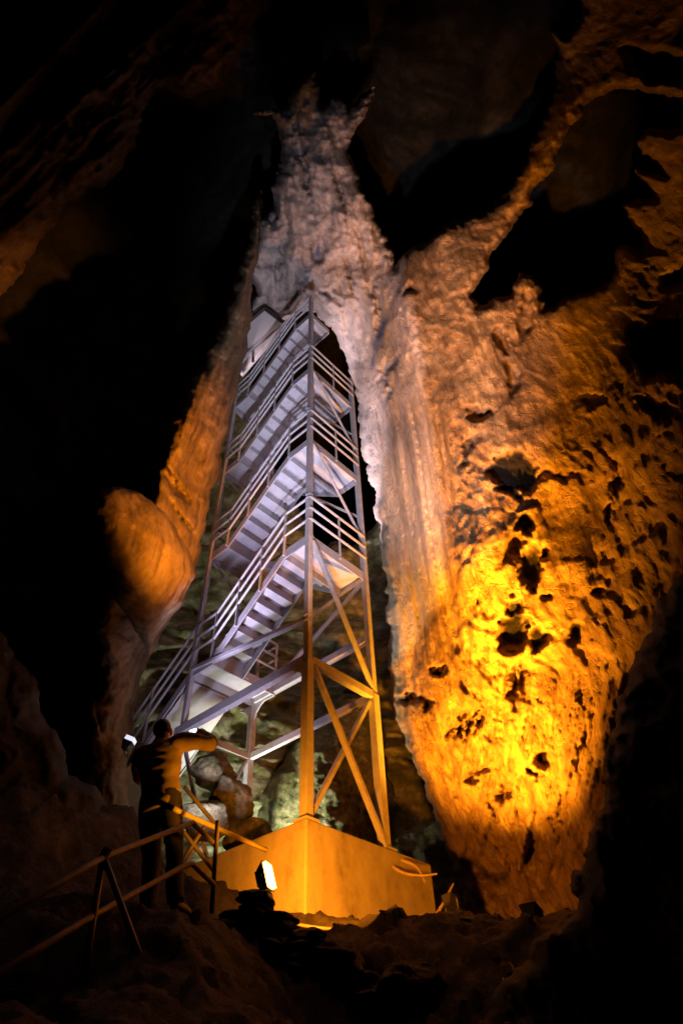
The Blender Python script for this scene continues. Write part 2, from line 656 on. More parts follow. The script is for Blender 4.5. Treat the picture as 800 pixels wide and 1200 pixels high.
# --- right wall with the pale hanging pillar, striated flank, orange face and ridge
flank = tps([(360, 90, 21), (410, 110, 21.5), (330, 180, 20.6), (380, 200, 19.6), (340, 300, 20), (300, 330, 20.8), (400, 300, 19.4), (450, 320, 18),
             (330, 370, 21), (380, 370, 20.6), (400, 400, 20), (430, 480, 18), (425, 520, 17.4), (445, 620, 15.4), (455, 700, 13.9), (460, 800, 12.6),
             (465, 340, 16.2), (490, 420, 13.9), (510, 500, 12.7), (522, 600, 11.9), (525, 680, 11.2), (600, 300, 10), (600, 600, 8), (700, 800, 7), (620, 900, 7.5), (540, 960, 8.6), (470, 900, 11)])
face = tps([(465, 340, 15.8), (490, 420, 14.1), (510, 500, 12.9), (522, 600, 12.1), (522, 680, 11.5), (490, 740, 11.8), (458, 800, 12.2),
            (470, 860, 11.6), (505, 930, 10.9), (540, 1000, 10.6), (560, 1060, 10.5), (600, 1120, 10), (700, 1200, 8.5),
            (560, 500, 12.0), (560, 650, 10.8), (560, 800, 10.4), (605, 560, 11.4), (620, 700, 10.4), (620, 850, 10.0), (600, 950, 9.9), (650, 600, 11.2),
            (700, 650, 10.2), (700, 500, 11.3), (780, 600, 9.2), (780, 450, 10.5), (650, 900, 9.3), (700, 800, 9.2), (800, 900, 7.5), (950, 700, 7), (950, 400, 8.5), (950, 100, 11),
            (480, 320, 15.4), (550, 260, 15.2), (600, 200, 15.6), (640, 100, 17), (700, 20, 17), (720, -120, 17), (540, 350, 13.7), (600, 400, 12.9), (640, 430, 12.4), (700, 400, 12.3), (760, 300, 13),
            (780, 200, 13.5), (780, 80, 14), (350, 100, 17), (350, 250, 17), (350, 400, 16), (420, 500, 15)])


def wall_depth(x, y):
    a, b = flank(x, y), face(x, y)
    k = .25
    h = np.clip(.5 + .5 * (a - b) / k, 0, 1)
    return b * (1 - h) + a * h + k * h * (1 - h)


PITS = [(600, 556, 30, 27, 10), (611, 612, 13, 12, 0), (624, 662, 15, 30, 0), (606, 640, 10, 14, 0), (600, 742, 17, 26, 15), (628, 745, 14, 16, 0), (604, 712, 13, 14, 0), (640, 700, 9, 6, 0),
        (612, 790, 7, 18, 0), (600, 800, 7, 22, 0), (672, 742, 9, 18, 20), (562, 482, 11, 9, 0), (546, 530, 6, 22, 15), (512, 782, 10, 6, 0), (482, 820, 24, 5, 10), (500, 828, 6, 9, 0),
        (540, 850, 6, 25, 10), (552, 845, 5, 28, 10), (563, 840, 4, 24, 10), (530, 860, 4, 18, 10), (636, 888, 11, 12, 0), (625, 905, 8, 5, 40), (722, 560, 9, 24, 0), (714, 600, 5, 20, 10),
        (590, 400, 20, 9, 60), (615, 370, 9, 32, 10), (600, 440, 10, 26, 0), (480, 338, 12, 6, -20), (590, 930, 4, 14, 10), (575, 950, 4, 16, 10), (650, 560, 6, 40, 88), (700, 690, 10, 4, -30),
        (652, 960, 7, 20, 10), (560, 905, 20, 4, -15), (690, 470, 14, 8, 0), (770, 480, 30, 9, 20), (620, 1000, 8, 30, 10), (640, 330, 8, 40, 10)]
CRACKS = [(356, 200, 4, 60, -12), (372, 292, 10, 16, 20), (352, 330, 4, 40, 25), (330, 300, 4, 45, 8), (345, 160, 3, 40, 0), (400, 230, 3, 50, -15), (425, 300, 4, 40, -12), (322, 250, 5, 25, 10), (440, 360, 3, 40, -10), (380, 345, 22, 3, 30), (340, 345, 18, 3, -30), (408, 320, 3, 30, -20), (455, 430, 26, 3, -48), (452, 445, 3, 26, 0)]
PIT_SHADE = [(600, 556, 27, 26, 10), (624, 662, 12, 28, 0), (602, 738, 14, 24, 15), (628, 748, 11, 14, 0), (611, 612, 13, 12, 0), (604, 712, 11, 12, 0), (552, 845, 4, 25, 10), (540, 852, 3, 22, 10), (672, 742, 7, 14, 20)]  # shade inside the deep pits, painted on as near-black colour


def wall_relief(x, y, P, sd):
    Q = (P + .5 * np.stack([fbm(P * .5, 3), fbm(P * .5 + 30, 3), x * 0], -1)) * np.array([1, 1, .36])
    big = fbm(P * .35, 3) * .5
    med = (ridged(Q * 1.1, 5) - .2) * -.26
    fine = ridged(Q * 4.6, 4) * -.075 + facets(Q * 6, 61) * .04
    far = 1 - .78 * sstep(560, 660, x)
    r = big + med * far + fine * (.5 + .5 * far)
    # blocky ledges on the orange face
    onface = sstep(495, 540, x + (y - 600) * -.06)
    # long grooves down the flank
    fl = sstep(455, 500, y) * (1 - sstep(700, 790, y)) * (1 - sstep(515, 545, x))
    g = fbm(np.stack([(x + (y - 600) * -.17) * .11, y * .003, x * 0], -1), 3, .5)
    gs = x + (y - 600) * -.17 + 4 * fbm(np.stack([x * .01, y * .008, x * 0 + 8], -1), 3)
    g = .55 * g + .45 * ridged(np.stack([gs * .095, y * .0015, x * 0 + 4], -1), 2, .5)
    r = r * (1 - .75 * fl) + fl * g * .42
    # pillar: coarse knobs
    pil = (1 - sstep(330, 460, y)) * (1 - sstep(465, 500, x))
    r = r + pil * (-.35 * ridged(np.stack([x * .022, y * .010, x * 0 + 2], -1), 4))
    # drapery ribs on the lower right
    dr = sstep(780, 840, y) * (1 - sstep(1010, 1060, y)) * sstep(500, 560, x)
    g2 = ridged(np.stack([(x + (y - 850) * .22) * .055, y * .008, x * 0 + 9], -1), 4)
    r = r - dr * g2 * .28
    # broken blocks up the bright band
    bl = onface * sstep(430, 520, y) * (1 - sstep(800, 900, y))
    wp = P + .25 * np.stack([fbm(P * 1.3, 3), fbm(P * 1.3 + 40, 3), fbm(P * 1.3 + 80, 3)], -1)
    fine = fine * (1 - .8 * fl)
    fc = facets(wp * 1.5, 3) * .14 + facets(wp * 4.0, 9) * .04
    r = r + fc * (.4 + .6 * far) * (1 - .95 * fl) * (.25 + .6 * np.maximum(bl, .5 * pil)) * (1 - .6 * dr)
    r = r + pil * (facets(wp * np.array([.8, .8, .24]), 21, 1.3, 70) * .55 - .30 * ridged(np.stack([(x - (y - 200) * .12) * .04, y * .007, x * 0 + 6], -1), 4) - .05 * ridged(P * 3, 4))
    r = r + spots(x, y, PITS, jit=16, fr=.045, soft=7) * .7 * (.35 + .65 * far)
    # cracks and hollows of the pillar
    r = r + spots(x, y, CRACKS, jit=9, fr=.07, soft=4) * .8
    return r


def wall_light_split(x, y, P, sd):  # cool-lit side kept pale: the split between the lights drawn in colour
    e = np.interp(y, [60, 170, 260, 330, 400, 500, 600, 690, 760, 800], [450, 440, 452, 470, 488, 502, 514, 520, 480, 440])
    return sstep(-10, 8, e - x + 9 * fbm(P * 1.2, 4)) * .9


WALL = [[(338, 128), (342, 104), (352, 92), (364, 78), (374, 98), (378, 122), (392, 110), (402, 112), (408, 130), (420, 120), (440, 98), (432, 128), (416, 152), (406, 175), (425, 215), (440, 258), (455, 290), (463, 312), (485, 290), (520, 268), (560, 250), (595, 228),
         (612, 195), (622, 165), (640, 130), (652, 95), (650, 60), (636, 30), (660, 40), (680, 10), (690, -60), (700, -150), (1000, -150), (1000, 1260), (560, 1260), (540, 1080),
         (530, 1010), (505, 940), (490, 905), (468, 860), (457, 800), (453, 720), (446, 620), (436, 570), (424, 525), (420, 480), (414, 440), (402, 405), (386, 382), (366, 366), (350, 366), (330, 380), (310, 366), (294, 375),
         (297, 340), (288, 318), (300, 275), (318, 240), (326, 200), (330, 160), (322, 135), (290, 140), (300, 128), (330, 128)]]
HOLES = [[(552, 345), (575, 300), (600, 268), (625, 225), (650, 190), (672, 140), (700, 110), (745, 100), (800, 118), (830, 150), (760, 150), (745, 165), (775, 200), (740, 195), (765, 230), (730, 240), (755, 290), (725, 285), (715, 330), (690, 340), (660, 352), (640, 360), (632, 330), (605, 320), (600, 345), (580, 350), (560, 360)],
         [(735, 60), (790, 70), (900, 60), (900, 100), (760, 92)], [(740, 390), (790, 380), (900, 330), (900, 420), (800, 440), (760, 430)], [(780, 330), (900, 250), (900, 310)]]
dark_mask = lambda x, y, P, sd: np.maximum(spots(x, y, PIT_SHADE, jit=15, fr=.045, soft=5), .6 * spots(x, y, CRACKS, jit=9, fr=.07, soft=4))  # painted shade of the pits, plus darker cracks
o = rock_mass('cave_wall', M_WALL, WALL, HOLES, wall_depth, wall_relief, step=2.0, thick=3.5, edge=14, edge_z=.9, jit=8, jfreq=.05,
              attrs={'stain': dark_mask, 'pale': wall_light_split,
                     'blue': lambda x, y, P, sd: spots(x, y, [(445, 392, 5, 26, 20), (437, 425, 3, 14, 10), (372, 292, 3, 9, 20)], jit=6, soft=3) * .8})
tag(o, kind='structure')

# --- left column and its bulging foot
left_depth = tps([(305, 240, 20.5), (293, 330, 17.8), (287, 400, 16.4), (264, 520, 14.5), (245, 610, 12.9), (228, 665, 12.3), (205, 715, 12.0), (172, 780, 11.6), (158, 860, 11.0),
                  (272, 330, 17.1), (244, 430, 15.0), (205, 490, 13.2), (225, 560, 13.3), (185, 560, 11.6), (210, 620, 11.5), (150, 585, 10.7), (115, 590, 10.6), (180, 650, 10.9), (150, 640, 10.5), (190, 700, 11.4), (130, 690, 10.6), (110, 760, 10.6),
                  (100, 850, 10.2), (80, 930, 9.8), (60, 700, 11.5), (40, 900, 10.0), (150, 960, 9.6)])


def left_relief(x, y, P, sd):
    bulge = sstep(545, 575, y + .35 * (x - 150)) * (1 - sstep(690, 730, y)) * sstep(100, 115, x) * (1 - sstep(222, 240, x))
    wp = P + .2 * np.stack([fbm(P * 1.3, 3), fbm(P * 1.3 + 40, 3), fbm(P * 1.3 + 80, 3)], -1)
    r = fbm(P * .4 + 9, 3) * .35 - (ridged(P * 1.3 + 3, 5) - .2) * .12 - ridged(P * 5, 4) * .03 + facets(wp * 2.2, 31) * .12 + facets(wp * 5.5, 33) * .04
    g = ridged(np.stack([(x + (y - 500) * .36) * .05, y * .005, x * 0 + 3], -1), 4)
    st = (1 - sstep(580, 640, y)) * (1 - bulge)
    r = r * (1 - .75 * bulge) * (1 - .4 * st)
    r = r - st * g * .30
    # the break between column and bulge, the hollow under the bulge
    r = r + spots(x, y, [(196, 556, 6, 50, 145), (168, 722, 13, 14, 0), (128, 618, 16, 10, 60), (122, 650, 12, 40, -20), (215, 610, 3, 34, 150)], jit=8, soft=5) * .5
    return r


LEFT = [[(300, 215), (310, 250), (303, 300), (296, 335), (293, 370), (290, 410), (278, 445), (270, 490), (262, 525), (252, 570), (243, 610), (232, 650), (226, 672), (214, 705), (192, 738), (176, 765), (165, 800), (158, 850), (150, 895),
         (150, 990), (20, 1010), (0, 940), (78, 935), (100, 890), (98, 830), (120, 800), (108, 740), (122, 680), (118, 645), (150, 640), (174, 585), (181, 545), (196, 505), (204, 480), (212, 462), (222, 440), (236, 422), (246, 405), (262, 372), (274, 335), (288, 290), (296, 250)]]
o = rock_mass('cave_wall', M_LEFT, LEFT, [], left_depth, left_relief, step=2.0, thick=3.0, edge=22, edge_z=1.4, jit=7, jfreq=.04,
              attrs={'stain': lambda x, y, P, sd: spots(x, y, [(168, 722, 12, 13, 0)], soft=4), 'pale': lambda x, y, P, sd: x * 0, 'blue': lambda x, y, P, sd: x * 0})  # near-black patch over the hollow under the bulge
tag(o, kind='structure')

# --- the rounded bulge in front of the column's foot
BULGE = [[(106, 594), (114, 578), (134, 570), (160, 576), (186, 590), (206, 614), (222, 650), (228, 672), (216, 706), (194, 738), (176, 768), (160, 742), (138, 706), (124, 660), (116, 620)]]
bulge_depth = tps([(110, 590, 9.5), (140, 575, 10.1), (180, 592, 10.7), (220, 655, 10.8), (176, 760, 10.4), (122, 650, 9.3), (160, 640, 9.65), (190, 680, 10.05), (145, 700, 9.5)])
o = rock_mass('cave_wall', M_LEFT, BULGE, [], bulge_depth, lambda x, y, P, sd: fbm(P * .6 + 3, 3) * .16 - (ridged(P * 1.6, 5) - .2) * .07 - ridged(P * 6, 3) * .018, step=2, thick=1.0, edge=30, edge_z=1.0, jit=4, jfreq=.04)
tag(o, kind='structure')

# --- dim ribs of the roof, upper left
ROOF = [[(-160, -160), (330, -160), (300, 20), (280, 70), (262, 100), (225, 118), (186, 96), (172, 120), (160, 165), (120, 215), (60, 262), (24, 320), (-20, 372), (-160, 480)]]
roof_depth = tps([(0, 0, 19), (200, 0, 21), (-150, 300, 15), (0, 300, 17), (250, 80, 21), (150, 150, 19), (-150, -150, 17), (300, -150, 22)])
o = rock_mass('cave_ceiling', M_LEFT, ROOF, [], roof_depth, lambda x, y, P, sd: fbm(P * .3 + 6, 3) * 1.0 - ridged(np.stack([(x + y) * .012, (x - y) * .003, x * 0], -1), 5) * 1.6 - ridged(P * 1.2, 4) * .25, step=3, thick=2.0, edge=40, edge_z=1.2, jit=14)
tag(o, kind='structure')

# --- rock slope behind the tower
back_depth = tps([(130, 420, 22), (280, 420, 22), (330, 560, 20.5), (400, 640, 19.5), (470, 600, 19.5), (560, 700, 17), (150, 650, 18.5), (250, 700, 18), (350, 760, 17.6), (450, 760, 17), (140, 820, 14.5), (250, 850, 13.8), (350, 880, 13.4),
                  (460, 900, 12.8), (150, 960, 12.2), (300, 980, 12.2), (480, 980, 11.9), (560, 1000, 11.6), (580, 1080, 11)])


def back_relief(x, y, P, sd):
    t = P[..., 2] * .9 + fbm(P * .5, 3) * .9
    lay = np.abs((t % 1) - .5) * 2
    return facets(P * np.array([.8, .8, 1.6]), 5) * .3 + fbm(P * .35, 3) * .5 + (lay - .5) * .32 * sstep(600, 720, y) - (ridged(P * 1.1, 5) - .2) * .25


BACK = [[(262, 432), (284, 420), (318, 540), (380, 640), (420, 640), (446, 600), (480, 610), (620, 640), (620, 1120), (60, 1060), (90, 860), (170, 640), (225, 545)]]
o = rock_mass('rock_slope', M_BACK, BACK, [], back_depth, back_relief, step=2.5, thick=2.5, jit=12)
tag(o, kind='structure')

# --- near dark rock, lower right, that hides the wall lamp
near_depth = tps([(800, 650, 4.6), (720, 800, 4.3), (690, 900, 4.0), (640, 1060, 4.0), (600, 1120, 4.1), (800, 900, 3.5), (950, 700, 3.8), (950, 1200, 3.1), (700, 1200, 3.7)])
NEAR = [[(q_[0] + 14, q_[1] + 4) for q_ in [(812, 620), (790, 672), (758, 700), (735, 760), (712, 810), (698, 880), (690, 940), (668, 1000), (655, 1060), (628, 1092), (600, 1120), (560, 1160), (540, 1300), (1050, 1300), (1050, 560), (880, 590)]]]
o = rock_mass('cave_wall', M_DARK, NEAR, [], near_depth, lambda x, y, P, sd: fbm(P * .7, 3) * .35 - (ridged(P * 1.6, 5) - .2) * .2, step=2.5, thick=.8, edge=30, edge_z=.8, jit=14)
tag(o, kind='structure')

# --- near dark rock, left
NL = [[(-160, 640), (-20, 700), (30, 790), (60, 850), (84, 905), (120, 930), (150, 960), (160, 1020), (100, 1060), (40, 1110), (-160, 1200)]]
nl_depth = tps([(-150, 640, 7), (60, 850, 8.2), (150, 960, 8), (0, 1000, 6.6), (-150, 1150, 5.6)])
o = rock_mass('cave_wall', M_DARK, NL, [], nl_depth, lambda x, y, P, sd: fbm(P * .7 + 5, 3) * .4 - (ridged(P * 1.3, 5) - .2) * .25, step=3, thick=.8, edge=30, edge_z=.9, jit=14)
tag(o, kind='structure')


# --- the dark vault all round
def vault():
    n, k = 240, 150
    th = np.linspace(0, 2 * math.pi, n + 1)[:-1]
    ph = np.linspace(math.radians(-35), math.radians(90), k)
    tt, pp = np.meshgrid(th, ph)
    d = np.stack([np.cos(tt) * np.cos(pp), np.sin(tt) * np.cos(pp), np.sin(pp)], -1)
    r = 30 + 5 * fbm(d * 2.2, 3) - 3.5 * ridged(d * 4.5, 5)
    P = d * r[..., None] * np.array([.85, 1, 1.15]) + np.array([0, 5, 2])
    idx = np.arange(n * k).reshape(k, n)
    f = []
    for j in range(k - 1):
        for i in range(n):
            f.append((idx[j, i], idx[j + 1, i], idx[j + 1, (i + 1) % n], idx[j, (i + 1) % n]))
    b = MB()
    b.v = [tuple(q) for q in P.reshape(-1, 3)]
    b.f = f
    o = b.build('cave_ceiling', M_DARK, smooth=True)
    return tag(o, kind='structure')


vault()


# --- ground
GC = np.array([(0, 0, -1.6), (0, -6, -2.2), (8, 0, -1.0), (-8, 0, -1.0), (0, 3, -.5), (0, 5, .45), (-2.2, 4, .55), (-3, 3, .2), (-1.6, 5.7, 1.42), (-2.2, 6.4, 1.75), (-.6, 7.2, 1.62), (-1, 6.9, 1.45), (-.6, 8, 2.0), (.8, 7.4, 1.75), (1.0, 9.4, 1.95),
               (2.2, 7, 1.5), (3, 5, .8), (2, 4, .1), (5, 8, 1.8), (-4, 8, 3.6), (-3.2, 8.6, 3.5), (-2.0, 8.9, 2.5), (-1.6, 10.5, 2.6), (0, 11, 2.6), (1.5, 11, 2.4), (0, 14, 3.2), (-5, 12, 5), (6, 13, 3), (-8, 8, 4.5), (9, 6, 2), (-9, 18, 6), (9, 18, 4), (0, 24, 5)], float)


def ground_h(x, y):
    x, y = np.asarray(x, float), np.asarray(y, float)
    num, den = 0, 0
    for gx, gy, gz in GC:
        wgt = 1 / (((x - gx) ** 2 + (y - gy) ** 2) ** 1.5 + .02)
        num = num + wgt * gz
        den = den + wgt
    return num / den


def gz(gx, gy):
    gx, gy = np.asarray(gx, float), np.asarray(gy, float)
    p = np.stack([gx, gy, gx * 0], -1).reshape(-1, 3)
    z = ground_h(gx, gy).reshape(-1) + fbm(p * 1.3, 5) * .14 + facets(p * 3.2 + .4 * fbm(p * 2, 3)[..., None], 51) * .07 + facets(p * 8, 53) * .045 + facets(p * 19, 57) * .02 + fbm(p * 9, 3) * .02
    return z.reshape(gx.shape) if gx.ndim else z[0]


def ground():
    xs = np.concatenate([np.linspace(-26, -5, 40)[:-1], np.linspace(-5, 5, 230), np.linspace(5, 26, 40)[1:]])
    ys = np.concatenate([np.linspace(-24, 2, 40)[:-1], np.linspace(2, 12, 230), np.linspace(12, 36, 40)[1:]])
    gx, gy = np.meshgrid(xs, ys)
    z = gz(gx, gy)
    b = MB()
    b.v = [tuple(q) for q in np.stack([gx, gy, z], -1).reshape(-1, 3)]
    H, W = gx.shape
    idx = np.arange(H * W).reshape(H, W)
    b.f = [tuple(q) for q in np.stack([idx[:-1, :-1], idx[:-1, 1:], idx[1:, 1:], idx[1:, :-1]], -1).reshape(-1, 4)]
    o = b.build('ground', M_GROUND, smooth=True)
    return tag(o, kind='structure')


ground()


def boulder(name, label, cat, c, rad, seed, m, rot=(0, 0, 0), sub=5, rough=.22, group=None, flat=0):
    import bmesh
    bm = bmesh.new()
    bmesh.ops.create_icosphere(bm, subdivisions=sub, radius=1)
    co = np.array([v_.co[:] for v_ in bm.verts])
    # chop with random planes for facets, then roughen
    rs = np.random.RandomState(seed)
    for k in range(9):
        nrm = rs.normal(size=3)
        nrm /= np.linalg.norm(nrm)
        d = rs.uniform(.62, .88)
        ex = np.maximum(co @ nrm - d, 0)
        co = co - ex[:, None] * nrm * .88
    n = fbm(co * 1.4 + seed * 3.7, 3) * rough + fbm(co * 5 + seed, 4) * rough * .3
    co = co * (1 + n[:, None]) * np.array(rad)
    for v_, q in zip(bm.verts, co):
        v_.co = q
    me = bpy.data.meshes.new(name)
    bm.to_mesh(me)
    bm.free()
    me.materials.append(m)
    me.polygons.foreach_set('use_smooth', [True] * len(me.polygons))
    o = bpy.data.objects.new(name, me)
    C.objects.link(o)
    o.location = Vector(c)
    o.rotation_euler = rot
    return tag(o, label, cat, group)


# ------------------------------------------------------------------ concrete plinth
H0, H1, S, HH, L1 = 2.98, 5.3016, 2.8, 6.4474, 7.8296
WU, WV = 2.9481, 1.4824


def plinth():
    t = thing('concrete_plinth', 'low concrete plinth glowing orange under the foot of the stair tower', 'plinth', T(-.1, -.1, 1.6))
    b = MB()
    base = [T(-.11, -.11, .9), T(2.8, -.11, .9), T(2.8, 1.0, .9), T(1.0, 1.0, .9), T(1.0, 2.35, .9), T(-.11, 2.35, .9)]
    b.prism(base, (0, 0, H0 - .9))
    b.build('block', M_CONC, t, bevel=.02)


plinth()


# ------------------------------------------------------------------ stair tower
def tower():
    t = thing('stair_tower', 'tall grey steel stair tower zigzagging up the cave shaft from the concrete plinth', 'stair tower', T(0, 0, H0 + .03))
    top = L1 + 3 * S
    Z = np.array([0, 0, 1.0])

    def post(a, b, h0, h1, wid):
        m = MB()
        m.box(T(a, b, (h0 + h1) / 2), U * wid / 2, V * wid / 2, Z * (h1 - h0) / 2)
        o = m.build('post', M_STEEL, t, bevel=.006)
        return o

    def bolts(o, pts, nrm):
        for p in pts:
            m = MB()
            p = np.asarray(p)
            m.tube([p, p + np.asarray(nrm) * .022], .016, 6)
            m.build('bolt', M_STEEL, o)

    pa = post(0, 0, H0 + .03, H1, .13)
    pa2 = post(0, 0, H1, top + 1.0, .10)
    for a in (0, WV):
        m = MB()
        m.box(T(0, a, H0 + .014), U * .12, V * .12, Z * .012)
        m.build('base_plate', M_STEEL, t)
    pb = post(0, WV, H0 + .03, H1, .13)
    post(0, WV, H1, top - S + 1.2, .10)
    post(WU, 0, H1 + .05, HH + 3 * S, .09)
    pc = post(WU, WV, 2.3, HH - .13, .12)
    post(WU, WV, HH + .02, HH + 3 * S, .09)
    for k in range(4):
        z = 6.02 + k * S
        bolts(pa2, [T(-.02 + e, -.05, z + f) for e in (0, .04) for f in (-.05, .05)], -V)
        bolts(pa2, [T(-.05, -.02 + e, z + f) for e in (0, .04) for f in (-.05, .05)], -U)
    bolts(pa, [T(.02, -.066, H1 - .06), T(-.03, -.066, H1 - .06)], -V)
    # lower frame
    def beam(p, q, wid=.09, dep=.14, side=None, nm='beam'):
        m = MB()
        m.beam(p, q, wid, dep, side)
        return m.build(nm, M_STEEL, t, bevel=.005)

    beam(T(.067, 0, H1 - .02), T(WU + .18, 0, H1 - .02), .11, .15)
    beam(T(0, .067, H1 - .02), T(0, WV - .067, H1 - .02), .11, .13)
    beam(T(WU, .06, H1 - .02), T(WU, WV - .06, H1 - .02), .08, .12)
    beam(T(.07, WV, H1 - .02), T(WU - .06, WV, H1 - .02), .08, .12)
    beam(T(WU + .05, WV, HH - .06), T(.05, WV, HH - .06), .11, .13)
    # gussets: flared heads
    def gusset(a, b, h, da, sz=.28, th=.03):
        m = MB()
        p = [T(a + da * .06, b, h), T(a + da * (.06 + sz), b, h), T(a + da * (.06 + sz * .45), b, h - sz * .28), T(a + da * (.06 + sz * .15), b, h - sz * .6), T(a + da * .06, b, h - sz)]
        m.prism([q - V * th / 2 for q in p], V * th)
        m.build('gusset_plate', M_STEEL, t)
    gusset(0, 0, H1 - .09, 1, .24)
    gusset(WU, WV, HH - .12, -1, .34)
    gusset(WU, WV, HH - .12, 1, .34)

    def brace(p, q, wid=.075):
        m = MB()
        m.beam(p, q, wid, wid * .7)
        m.build('brace', M_STEEL, t, bevel=.004)
    e = .035
    brace(T(-e, .1, H1 - .12), T(-e, WV - .06, H0 + .12), .085)
    brace(T(e, WV - .08, H1 - .14), T(e, .1, H0 + .12), .085)
    brace(T(-e, .07, L1 - .12), T(-e, WV - .06, H1 + .1))
    brace(T(e, WV - .07, L1 - .14), T(e, .06, 6.08))
    for k in range(1, 3):
        z = L1 + S * k
        brace(T(-e, .07, z - .14), T(-e, WV - .06, z - S + .9), .05)
        brace(T(e, WV - .07, z - S + 1.55), T(e, .06, z - S + 1.1), .05)
    brace(T(.05, -.01, 6.02), T(WU - .05, -.01, HH - .03), .095)
    brace(T(WU, WV - .06, H1 - .1), T(WU, .25, 3.0), .07)
    brace(T(WU, 0, H1 - .1), T(2.2, .3, 3.0), .07)
    brace(T(WU - .1, WV + .02, HH - .1), T(.1, WV + .02, L1 - .15), .07)
    for k in range(1, 4):
        z = HH + k * S
        brace(T(WU, .05, z - .14), T(WU, WV - .05, z - .95), .05)
    FW = .70                       # flight width
    ua, ub = .60, 2.36             # landing edges
    nr = 8

    def flight(u0, h0, u1, h1, v0, v1, flat=False, rails=(True, True), nr=8, open_end=True):
        """steps rise from (u0,h0) to (u1,h1); v0 is the outer side"""
        run = (u1 - u0) / (nr - 1)
        ris = (h1 - h0) / nr
        pts = []
        # folded steel sheet: risers and treads in one zigzag strip
        m = MB()
        th = .014
        up_, lo_ = [], []
        for i in range(nr):
            ui, zi = u0 + run * i, h0 + ris * i
            up_ += [(ui, zi), (ui, zi + ris)]
            lo_ += [(ui + math.copysign(th, run), zi - th), (ui + math.copysign(th, run), zi + ris - th)]
        a_, b_ = v0 + .02, v1 - .02
        vs = []
        for (p, q) in zip(up_, lo_):
            vs += [T(p[0], a_, p[1]), T(p[0], b_, p[1]), T(q[0], b_, q[1]), T(q[0], a_, q[1])]
        fs = []
        for i in range(len(up_) - 1):
            for k in range(4):
                fs.append((4 * i + k, 4 * i + (k + 1) % 4, 4 * i + 4 + (k + 1) % 4, 4 * i + 4 + k))
        fs += [(3, 2, 1, 0), tuple(4 * (len(up_) - 1) + k for k in range(4))]
        m.add(vs, fs)
        f = m.build('stair_flight', M_TREAD, t)
        if flat:
            p = MB()
            a, b = T(u0, v0 + .03, h0 - .07), T(u1, v0 + .03, h1 - .07 - ris)
            p.prism([a, b, b + V * (v1 - v0 - .06), a + V * (v1 - v0 - .06)], (0, 0, .015))
            p.build('soffit', M_TREAD, f)
        for vv in (v0, v1):
            s = MB()
            a = T(u0 - math.copysign(.0, run), vv, h0 + .03)
            b = T(u1, vv, h1 + .03)
            d1 = .20
            s.prism([q - V * .012 for q in (a - Z * d1, b - Z * d1, b, a)], V * .024)
            s.build('stringer', M_STEEL, f, bevel=.004)
        return f

    def rails(path, hts=(.95, .66, .37), r=.026, posts=(), parent=None, ph=.95, pr=.018):
        for h in hts:
            g = MB()
            g.tube([np.asarray(p) + Z * h for p in path], r, 8)
            g.build('handrail', M_RAIL, parent or t, smooth=True)
        for p in posts:
            q = MB()
            p = np.asarray(p)
            q.beam(p - Z * .12, p + Z * ph, .045, .02, V)
            q.build('baluster', M_RAIL, parent or t)

    def landing(u0, u1, v0, v1, h, open_sides=''):
        m = MB()
        m.box(T((u0 + u1) / 2, (v0 + v1) / 2, h - .015), U * (u1 - u0 - .05) / 2, V * (v1 - v0 - .05) / 2, Z * .012)
        o = m.build('landing', M_TREAD, t)
        d = .20
        for (p, q, n) in ((T(u0, v0, 0), T(u1, v0, 0), V), (T(u0, v1, 0), T(u1, v1, 0), V), (T(u0, v0 + .013, 0), T(u0, v1 - .013, 0), U), (T(u1, v0 + .013, 0), T(u1, v1 - .013, 0), U)):
            f = MB()
            f.beam(p + Z * (h - d / 2 + .03), q + Z * (h - d / 2 + .03), .024, d, n)
            f.build('fascia', M_STEEL, o)
        return o

    # landings at the corner side (A) and half landings
    for k in range(4):
        h = L1 + S * k
        lo = landing(0 + .0, ua, 0, WV if k < 3 else FW, h)
        hl = landing(ub, WU, 0, WV, HH + S * k)
        # front flight
        h0, h1 = HH + S * k, h
        f = flight(ub, h0, ua, h1, 0, FW)
        pth = [T(WU - .02, -.03, h0), T(ub, -.03, h0), T(ua, -.03, h1), T(-.06, -.03, h1)]
        bal = [T(WU - .05, -.03, h0), T(ub + .02, -.03, h0)]
        for s_ in (.33, .66):
            bal.append(np.asarray(pth[1]) * (1 - s_) + np.asarray(pth[2]) * s_)
        bal.append(T(ua, -.03, h1))
        rails(pth, posts=bal, parent=f)
        pin = [T(ub - .02, FW + .02, h0), T(ua + .02, FW + .02, h1)]
        rails(pin, r=.018, posts=[pin[0], (pin[0] + pin[1]) / 2, pin[1]], parent=f)
        # right face rails
        pr = [T(-.06, -.03, h), T(-.06, WV, h)]
        if k < 3:
            rails(pr, posts=[T(-.06, WV * .5, h)], parent=lo)
        rails([T(ub, WV + .03, HH + S * k), T(WU + .05, WV + .03, HH + S * k), T(WU + .05, .05, HH + S * k)] if k else
              [T(ub, WV + .03, HH), T(WU + .05, WV + .03, HH), T(WU + .05, 1.05, HH)], parent=hl)
        if k < 3:
            f2 = flight(ua, h, ub, HH + S * (k + 1), WV - FW, WV)
            pin2 = [T(ua, WV + .03, h), T(ub, WV + .03, HH + S * (k + 1))]
            rails(pin2, r=.018, posts=[pin2[0], (pin2[0] + pin2[1]) / 2, pin2[1]], parent=f2)
        if k == 0:
            gr = [T(ub - .02, FW + .08, HH), T(ub - .02, WV - .02, HH)]
            rails(gr, posts=gr, parent=hl)
    # entry flight coming up from the left
    f = flight(WU + 2.3, HH - 1.75, WU, HH, 0, 1.0, flat=True, nr=10)
